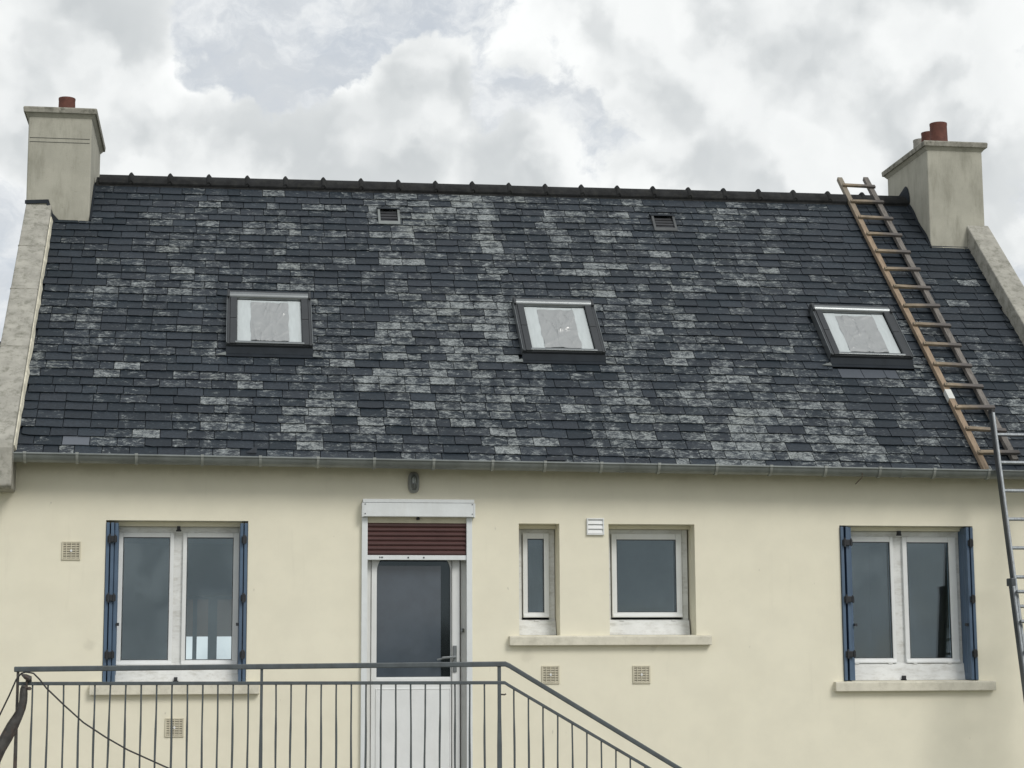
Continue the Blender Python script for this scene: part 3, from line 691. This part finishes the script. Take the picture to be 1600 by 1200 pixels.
# gable copings with their kneeler blocks
def coping(x0, x1, h, xin, tcut):
    pts = [(-.30, 1.445), (-.335, 1.47), (-.335, ze(x0)+.02)]
    q = RP(x0, .0, h); pts.append((q.y-.03, q.z-.015))
    for t in (.2, .4, .6, tcut): q = RP(x0, t, h); pts.append((q.y, q.z))
    q = RP(x0, tcut, -.2); pts.append((q.y, q.z)); q = RP(x0, .1, -.2); pts.append((max(q.y, .02), q.z)); pts += [(.0, 1.6), (.0, 1.445)]
    # one coping is a run of stones: cut the profile along the slope
    m_ = MB().prism_x(pts, x0, x1); c = m_.build('coping', 'coping_concrete', house, bevel=.012)
    return c
cl_ = coping(-1.915, -1.675, .115, 0, .865); coping(7.573, 7.812, .17, 0, .862)
for s_ in (.14, .31, .52, .69):    # joints of the left coping, pointed proud
    j = MB(); a, b = RP(-1.918, s_, .112), RP(-1.674, s_, .112); j.bar(a, b, .012, .012, NV); j.build('mortar_joint', 'cap_concrete', cl_)
fi = MB()
for i in range(30):
    t0, t1 = i/30*.83, (i+1)/30*.83; a0, a1 = [.010+.008*noise.noise(Vector((t*23, 0, 1))) for t in (t0, t1)]
    fi.loft([[RP(-1.676, t, .075), RP(-1.676+a, t, .07), RP(-1.676+a*2.2, t, .02), RP(-1.676, t, .01)] for t, a in ((t0, a0), (t1, a1))])
fi.build('mortar_fillet', 'mortar', house)

# chimneys
def chimney(x0, x1, y0, y1, zb, zt, xf):
    m_ = MB(); m_.box(x0, x1, y0, y1, zb, zt); c = m_.build('chimney', 'chimney_render', house, bevel=.012)
    MB().loft([[(x, y, z) for x, y in ((x0-o, y0-o), (x1+o, y0-o), (x1+o, y1+o), (x0-o, y1+o))] for z, o in ((zt-.035, .002), (zt-.0, .03))], cap=False).build('corbel', 'chimney_render', c)
    MB().loft([[(x, y, z) for x, y in ((x0-o, y0-o), (x1+o, y0-o), (x1+o, y1+o), (x0-o, y1+o))] for z, o in ((zt, .045), (zt+.048, .05), (zt+.058, .042), (zt+.085, -.06))]).build('cap', 'cap_concrete', c, bevel=.006)
    return c
cL = chimney(-1.915, -1.318, 2.40, 3.70, 3.9, 5.325, 0)
cR = chimney(7.172, 7.772, 2.53, 3.74, 3.9, 5.352, 0)
def pot(c, x, y, z, r, h, mt):
    MB().lathe((x, y, z), [(r*1.06, 0), (r*1.02, h*.3), (r*.97, h*.9), (r*1.0, h*.93), (r*1.0, h), (r*.8, h), (r*.8, h*.4), (0.001, h*.4)], 22).build('chimney_pot', mt, c, smooth=True)
pot(cL, -1.605, 2.93, 5.38, .083, .26, 'terracotta')
pot(cR, 7.425, 2.83, 5.41, .092, .285, 'terracotta'); pot(cR, 7.455, 3.18, 5.41, .085, .285, 'terracotta'); pot(cR, 7.49, 3.52, 5.41, .085, .30, 'cement_pot')
for z in (5.085, 5.045):
    k = MB(); e = .002; P_ = [(-1.90, 2.40-e), (-1.335, 2.40-e)]
    for (p, q) in zip(P_, P_[1:]): k.bar((p[0], p[1], z), (q[0], q[1], z), .003, .003)
    k.build('binding_wire', 'dark_flashing', cL)
# lead and slate flashings at the chimney feet
q0 = RP(-1.6, .835, 0)
fl = MB(); fl.add([(-1.925, 2.392, 4.465), (-1.705, 2.392, 4.478), (-1.66, 2.392, 4.34), (-1.60, 2.392, 4.275), (-1.30, 2.392, 4.262), (-1.30, 2.375, 4.215), (-1.69, 2.375, 4.22), (-1.72, 2.385, 4.44), (-1.925, 2.385, 4.43)], [(0, 1, 7, 8), (1, 2, 6, 7), (2, 3, 6), (3, 4, 5, 6)])
sm = fl.build('flashing', 'dark_flashing', cL); md = sm.modifiers.new('thick', 'SOLIDIFY'); md.thickness = .012
fl = MB(); fl.loft([[RP(-1.318, t, .0)+Vector((.004, 0, 0)), RP(-1.318, t, .05)+Vector((.004, 0, 0)), RP(-1.300, t, .02), RP(-1.300, t, .0)] for t in (.835, .99)]); fl.build('flashing', 'dark_flashing', cL)
fl = MB(); fl.loft([[RP(7.172, t, .0)-Vector((.004, 0, 0)), RP(7.172, t, .035+.01*math.sin(t*60))-Vector((.004, 0, 0)), RP(7.155, t, .02), RP(7.155, t, .0)] for t in [.815+.0185*k for k in range(11)]]); fl.build('flashing', 'dark_flashing', cR)
fl = MB(); fl.add([(7.166, yr(7.1)+.09+.13*math.sin(R(a)), zr(7.1)+.04+(.20*math.cos(R(a)) if abs(a) < 85 else 0)) for a in range(-90, 91, 15)]+[(7.09, yr(7.1)+.09, zr(7.1)+.13)], [(i, i+1, 13) for i in range(12)]); sm = fl.build('ridge_flashing', 'dark_flashing', cR)
fl = MB(); fl.box(7.15, 7.60, 2.505, 2.535, 4.262, 4.285); fl.build('flashing', 'mortar', cR, bevel=.004)

# ------------------------------------------------------------------ loose things at the eaves
ch = lambda x, t, sc, s: MB().loft([[RP(x, t, hh), RP(x+.11*sc, t, hh), RP(x+.115*sc, t+.018*sc, hh+.03)] if s else [RP(x, t, hh), RP(x+.16*sc, t+.001, hh), RP(x+.155*sc, t+.009*sc, hh+.012), RP(x+.02, t+.006*sc, hh+.01)] for hh in (.025, .031)])
def plain_at(mb): mb.at = [(.2, 0, 0)]*len(mb.f); return mb
tag(plain_at(ch(.175, .004, .8, True)).build('slate_chip', 'slate'), 'broken dark triangular slate chip standing at the gutter edge', 'slate chip')
tag(plain_at(ch(2.66, .001, 1.15, False)).build('slate_chip', 'slate'), 'flat broken slate piece lying low against the gutter', 'slate chip')
tag(MB().tube([(5.385, -.318, 1.640), (5.375, -.33, 1.60), (5.35, -.32, 1.575), (5.322, -.31, 1.545)], .004, 6).build('twig', 'twig'), 'thin dark twig poking down from under the gutter', 'twig')

# ------------------------------------------------------------------ wooden roof ladder
lad = thing('roof_ladder', 'wooden roof ladder lying on the slates beside the right chimney', 'ladder', tuple(RP(6.68, 0, .06)))
xa = lambda s: 6.523-.003*s+.006*math.sin(s*1.3)
xb_ = lambda s: 6.838-.006*s
LV = (RP(6.6, 1)-RP(6.6, 0)).normalized()
def LP(x, s, h): return RP(x, 0, 0)+LV*s+NV*(h)+Vector((0, 0, 0))
def rail(fx, mt, s0, s1):
    m_ = MB(); rings_ = []; k = 14
    for i in range(k+1):
        s = s0+(s1-s0)*i/k; x = fx(s); jj = .0
        rings_.append([LP(x-.027, s, .020), LP(x+.027, s, .020), LP(x+.027, s, .066), LP(x-.027, s, .066)])
    m_.loft(rings_); return m_.build('rail', mt, lad, bevel=.003)
ra = rail(xa, 'wood_fresh', -.035, 5.05); rail(xb_, 'wood_grey', .12, 5.08)
for k in range(15):
    s = .189+.333*k; a, b = xa(s)-.018, xb_(s)+.045+rng.uniform(-.01, .01); m_ = MB(); tw = rng.uniform(-.012, .012)
    m_.loft([[LP(x, s+e-.021, .067), LP(x, s+e+.021, .067), LP(x, s+e+.021, .093), LP(x, s+e-.021, .093)] for x, e in ((a, -tw), (b, tw))])
    m_.build('rung', 'wood_rung', lad, bevel=.003)
    nl = MB(); p = LP(xa(s), s, .093); nl.tube([p, p+NV*.003], .005); nl.build('nail', 'black_iron', lad)
m_ = MB(); m_.loft([[LP(xa(s)-.029, s, .018), LP(xa(s)+.029, s, .018), LP(xa(s)+.029, s, .069), LP(xa(s)-.029, s, .069)] for s in (1.0, 1.14)]); m_.build('tape_wrap', 'tape', lad)

# ------------------------------------------------------------------ aluminium extension ladder against the gutter
al = thing('extension_ladder', 'aluminium extension ladder leaning on the gutter beside the blue shuttered window', 'ladder', (6.8, -1.26, GZ))
AP = lambda x, z, oy=0.: Vector((x+(1.67-z)*.004, -.385-(1.67-z)*.205+oy, z))
def alrail(x0, z0, z1, oy, nm='rail'):
    m_ = MB(); rings_ = []
    for z in (z0, z1):
        c = AP(x0, z, oy); rings_.append([c+Vector(v) for v in ((-.013, -.036, 0), (.013, -.036, 0), (.013, -.028, 0), (-.005, -.028, 0), (-.005, .028, 0), (.013, .028, 0), (.013, .036, 0), (-.013, .036, 0))])
    m_.loft(rings_); m_.build(nm, 'aluminium', al, bevel=.002)
    f_ = MB(); f_.loft([[AP(x0, z, oy)+Vector(v) for v in ((-.0155, -.036, 0), (-.0045, -.0375, 0), (-.0045, -.0355, 0), (-.0135, -.034, 0), (-.0135, .034, 0), (-.0155, .034, 0))] for z in (z0+.01, z1-.01)]); f_.build('side_strip', 'alu_dark', al)
alrail(6.585, -2.2, 2.20, 0); alrail(6.985, -2.2, 2.20, 0)
for sgn, x in ((1, 6.585), (-1, 6.985)):
    c = AP(x, 2.20); MB().box(c.x-.016, c.x+.016, c.y-.04, c.y+.04, c.z-.03, c.z+.012).build('end_cap', 'rubber', al, bevel=.004)
def rung(z, xa_, xb__, oy):
    c0, c1 = AP(xa_, z, oy), AP(xb__, z, oy); m_ = MB(); m_.bar(c0, c1, .034, .026, (0, .2, 1)); m_.build('rung', 'aluminium', al, bevel=.006)
for k in range(17): rung(1.985-.2475*k, 6.592, 6.978, 0)
alrail(6.552, GZ+.03, .72, -.028); alrail(7.020, GZ+.03, .72, -.028)
for k in range(13): rung(.62-.2475*k, 6.560, 7.012, -.085)
for x in (6.552, 7.02):
    c = AP(x, .72, -.028); MB().box(c.x-.020, c.x+.020, c.y-.05, c.y+.06, c.z-.05, c.z+.015).build('slide_bracket', 'alu_dark', al, bevel=.006)
    c = AP(x, GZ+.02, -.028); MB().box(c.x-.025, c.x+.025, c.y-.05, c.y+.05, GZ+.002, GZ+.07).build('foot', 'rubber', al, bevel=.006)

# ------------------------------------------------------------------ outside stair, landing and railing
st = thing('outside_stair', 'concrete landing and steps under the iron railing at the door', 'stair', (1.6, -.65, GZ))
B(-1.56, 2.26, -1.28, -.002, GZ, LZ-.001).build('landing', 'concrete', st, bevel=.01)
ns = 9; rise = (LZ-GZ)/(ns+1)
for k in range(ns): B(2.26+.27*k+.001, 2.26+.27*(k+1), -1.28, -.002, GZ, LZ-rise*(k+1)).build('step', 'concrete', st, bevel=.008)
RY = -1.2
rl = thing('railing', 'dark grey wrought iron railing along the landing and steps', 'railing', (.3, RY, LZ))
htop = lambda x: (.020+.0058*(x+1.5)) if x < 2.19 else .034-.600*(x-2.19)
def raised(x): return x
ltop = lambda x: (-.085-.0055*(x+1.5)*.8) if x < 2.17 else -.106-.585*(x-2.17)
hp = [(-1.515, RY, htop(-1.515)), (.30, RY, htop(.3)), (2.17, RY, htop(2.17)), (2.20, RY, htop(2.2)), (4.55, RY, htop(4.55))]
def flatbar(path, wy, hz):
    rings_ = []
    for (x, y, z) in path: rings_.append([(x, y-wy/2, z-hz/2), (x, y+wy/2, z-hz/2), (x, y+wy/2, z+hz/2), (x, y-wy/2, z+hz/2)])
    return MB().loft(rings_)
flatbar(hp, .045, .040).build('handrail', 'rail_paint', rl, bevel=.007)
lp = [(-1.48, RY, ltop(-1.48)), (.30, RY, ltop(.3)), (2.165, RY, ltop(2.165)), (2.195, RY, ltop(2.195)), (4.50, RY, ltop(4.5))]
flatbar(lp, .03, .026).build('lower_rail', 'rail_paint', rl, bevel=.004)
for (x, w_, mt) in ((-1.487, .020, 'rusty_iron'), (.308, .021, 'rail_paint'), (2.122, .026, 'rail_paint')):
    zt = htop(x)-.018; m_ = MB(); rings_ = []
    for z, ww in ((LZ-.02, w_*1.35), (LZ+.45, w_*1.3), (zt-.35, w_), (zt, w_)):
        rings_.append([(x-ww/2, RY-ww/2, z), (x+ww/2, RY-ww/2, z), (x+ww/2, RY+ww/2, z), (x-ww/2, RY+ww/2, z)])
    m_.loft(rings_); m_.build('post', mt, rl, bevel=.003)
m_ = MB(); m_.tube([(2.135, RY-.01, -.19), (2.16, RY-.015, -.192), (2.172, RY-.015, -.186)], .006, 6); m_.build('wire_stub', 'rusty_iron', rl)
bx_ = [-1.379+.1135*k for k in range(15)]+[.417+.1135*k for k in range(15)]+[2.235+.1135*k for k in range(20)]
for x in bx_:
    zt = ltop(x)-.01; zb = LZ+.06 if x < 2.26 else LZ-.600*(x-2.26)+.02; zb = max(zb, GZ+.05); lean = rng.gauss(0, .004); ph = rng.uniform(0, 6)
    pts = []
    for i in range(9):
        f = i/8; pts.append((x+lean*f+.001*math.sin(ph+f*9), RY+.001*math.cos(ph+f*7), zt+(zb-zt)*f))
    rad = [.0065+(.0022*abs(math.sin(f*9+ph)) if f > 2 else 0) for f in range(9)]
    MB().tube(pts, .007, 6, rad=rad).build('baluster', 'rail_paint', rl)
flatbar([(-1.49, RY, LZ+.06), (.3, RY, LZ+.06), (2.2, RY, LZ+.06)], .03, .02).build('bottom_rail', 'rail_paint', rl)
# scrolled iron piece under the corner of the handrail
m_ = MB(); m_.tube([(-1.455, RY-.03, -.02), (-1.425, RY-.05, -.035), (-1.395, RY-.05, -.05), (-1.392, RY-.04, -.062), (-1.42, RY-.03, -.07)], .016, 8, rad=[.008, .02, .022, .014, .008]); m_.build('scroll', 'rusty_iron', rl, smooth=True)
m_ = MB(); m_.tube([(-1.418, RY-.04, -.06), (-1.418, RY-.04, -.115)], .009, 8); m_.tube([(-1.455, RY-.045, -.102), (-1.40, RY-.045, -.122)], .012, 8); m_.lathe((-1.398, RY-.045, -.135), [(0, 0), (.015, .004), (.017, .015), (.01, .026), (0, .028)], 10); m_.build('bracket', 'rusty_iron', rl, smooth=True)
bar_path = [(-1.436, -.115), (-1.437, -.16), (-1.438, -.21), (-1.447, -.265), (-1.474, -.325), (-1.508, -.39), (-1.55, -.475), (-1.595, -.56), (-1.62, -.65), (-1.61, -.73), (-1.60, -.85)]
sb = MB(); rings_ = []
for i, (x, z) in enumerate(bar_path):
    p = Vector((x, RY-.05, z)); a = Vector((bar_path[min(i+1, 10)][0]-bar_path[max(i-1, 0)][0], 0, bar_path[min(i+1, 10)][1]-bar_path[max(i-1, 0)][1])).normalized(); nn = Vector((-a.z, 0, a.x))
    ww = [.026, .030, .030, .030, .036, .044, .046, .044, .034, .012, .008][i]
    prof = [(-1, .0), (-.9, .014), (-.62, .004), (-.3, .010), (.3, .010), (.62, .004), (.9, .014), (1, 0), (.9, -.012), (-.9, -.012)]
    rings_.append([p+nn*(ww*u)+Vector((0, -v, 0)) for u, v in prof])
sb.loft(rings_)
tag(sb.build('hanging_strap', 'rusty_iron', smooth=True), 'dark ribbed strap curving down from the rusty corner of the railing', 'strap')
cb = [(-1.66, -.44), (-1.597, -.297), (-1.54, -.17), (-1.494, -.055), (-1.46, -.010), (-1.427, .0), (-1.371, -.010), (-1.325, -.055), (-1.275, -.118), (-1.142, -.245), (-.999, -.373), (-.834, -.482), (-.669, -.577), (-.376, -.711), (-.05, -.83), (.3, -.93), (.6, LZ+.03)]
tag(MB().tube([(x, RY-.045 if i not in (4, 5) else RY-.03, z) for i, (x, z) in enumerate(cb)], .006, 8).build('cable', 'rubber', smooth=True), 'thin black cable slung slack across the railing balusters', 'cable')

# ------------------------------------------------------------------ low neighbouring house on the left
ann = thing('neighbour_house', 'low slate roofed house adjoining the left gable coping', 'house', (-5.5, 1.5, GZ))
wall_mesh(-9.5, -1.9045, GZ, lambda x: 1.72, 0.0, .3, []).build('front_wall', 'cream_render', ann)
an = MB(); AYr, AZr = 1.55, 2.945
an.prism_x([(-.25, 1.70), (AYr, AZr), (3.3, 1.70), (3.2, 1.66), (-.2, 1.66)], -9.5, -1.92); an.at = [(.3, .25, 0)]*len(an.f)
aro = an.build('roof', 'slate', ann)
B(-9.5, -1.92, 3.0, 3.25, GZ, 1.68).build('back_wall', 'cream_render', ann)
arows = 17; ar = MB(); ar.at = []
adir = Vector((0, AYr+.25, AZr-1.70)); an_n = Vector((0, -(AZr-1.70), AYr+.25)).normalized()
for r in range(arows):
    x = -3.8-(.11 if r % 2 else 0)
    while x < -1.93:
        a, b = x, min(x+.218, -1.922); x += .222
        if b-a < .03: continue
        p0 = Vector((0, -.25, 1.70))+adir*((r-.2)/arows); p1 = p0+adir*(1.2/arows)
        vs_ = [Vector((q, 0, 0))+p+an_n*h_ for p, h_ in ((p0, .014), (p1, .003), (p0, .006)) for q in (a, b)]
        ar.add(vs_, [(0, 1, 3, 2), (0, 4, 5, 1)]); ar.at += [(rng.random(), max(0, rng.gauss(.3, .2)), 0)]*2
ar.build('slates', 'slate', aro, kind='stuff')

# ------------------------------------------------------------------ trees across the garden (they show in the door glass)
def tree(x, y, h, seed, label):
    r_ = random.Random(seed); t = thing('garden_tree', label, 'tree', (x, y, GZ), 'trees across the garden')
    tr = MB(); tr.tube([(x, y, GZ-.02), (x+.1, y, GZ+h*.25), (x-.05, y+.1, GZ+h*.5), (x+.1, y, GZ+h*.8)], .1, 8, rad=[.16, .12, .08, .03])
    for k in range(6):
        an_ = r_.uniform(0, 6.28); z = GZ+h*r_.uniform(.3, .6); tr.tube([(x, y, z), (x+math.cos(an_)*h*.2, y+math.sin(an_)*h*.2, z+h*.15), (x+math.cos(an_)*h*.32, y+math.sin(an_)*h*.32, z+h*.3)], .03, 6, rad=[.06, .04, .015])
    tr.build('trunk', 'bark', t, smooth=True)
    cr = MB(); cl = [(Vector((r_.gauss(0, .24)*h, r_.gauss(0, .2)*h, h*r_.uniform(.38, .92))), r_.uniform(.08, .17)*h) for _ in range(22)]
    for c, rad in cl:
        for _ in range(90):
            v = Vector((r_.gauss(0, 1), r_.gauss(0, 1), r_.gauss(0, 1))).normalized()*rad*r_.uniform(.5, 1.05); p = Vector((x, y, GZ))+c+v
            a = Vector((r_.gauss(0, 1), r_.gauss(0, 1), r_.gauss(0, 1))).normalized()*.13; b = a.cross(Vector((r_.gauss(0, 1), r_.gauss(0, 1), r_.gauss(0, 1)))).normalized()*.08
            cr.add([p-a, p+b, p+a, p-b], [(0, 1, 2, 3)])
    cr.build('crown', 'leaf', t)
for i, (x, y, h_, lb) in enumerate(((6.6, -62, 4.1, 'bushy garden tree reflected in the hinge side of the door glass'), (9.6, -61, 4.5, 'taller garden tree reflected in the handle side of the door glass'))):
    tree(x, y, h_, 50+i, lb)
for o in list(bpy.data.objects):
    if 'wl' in o: del o['wl']
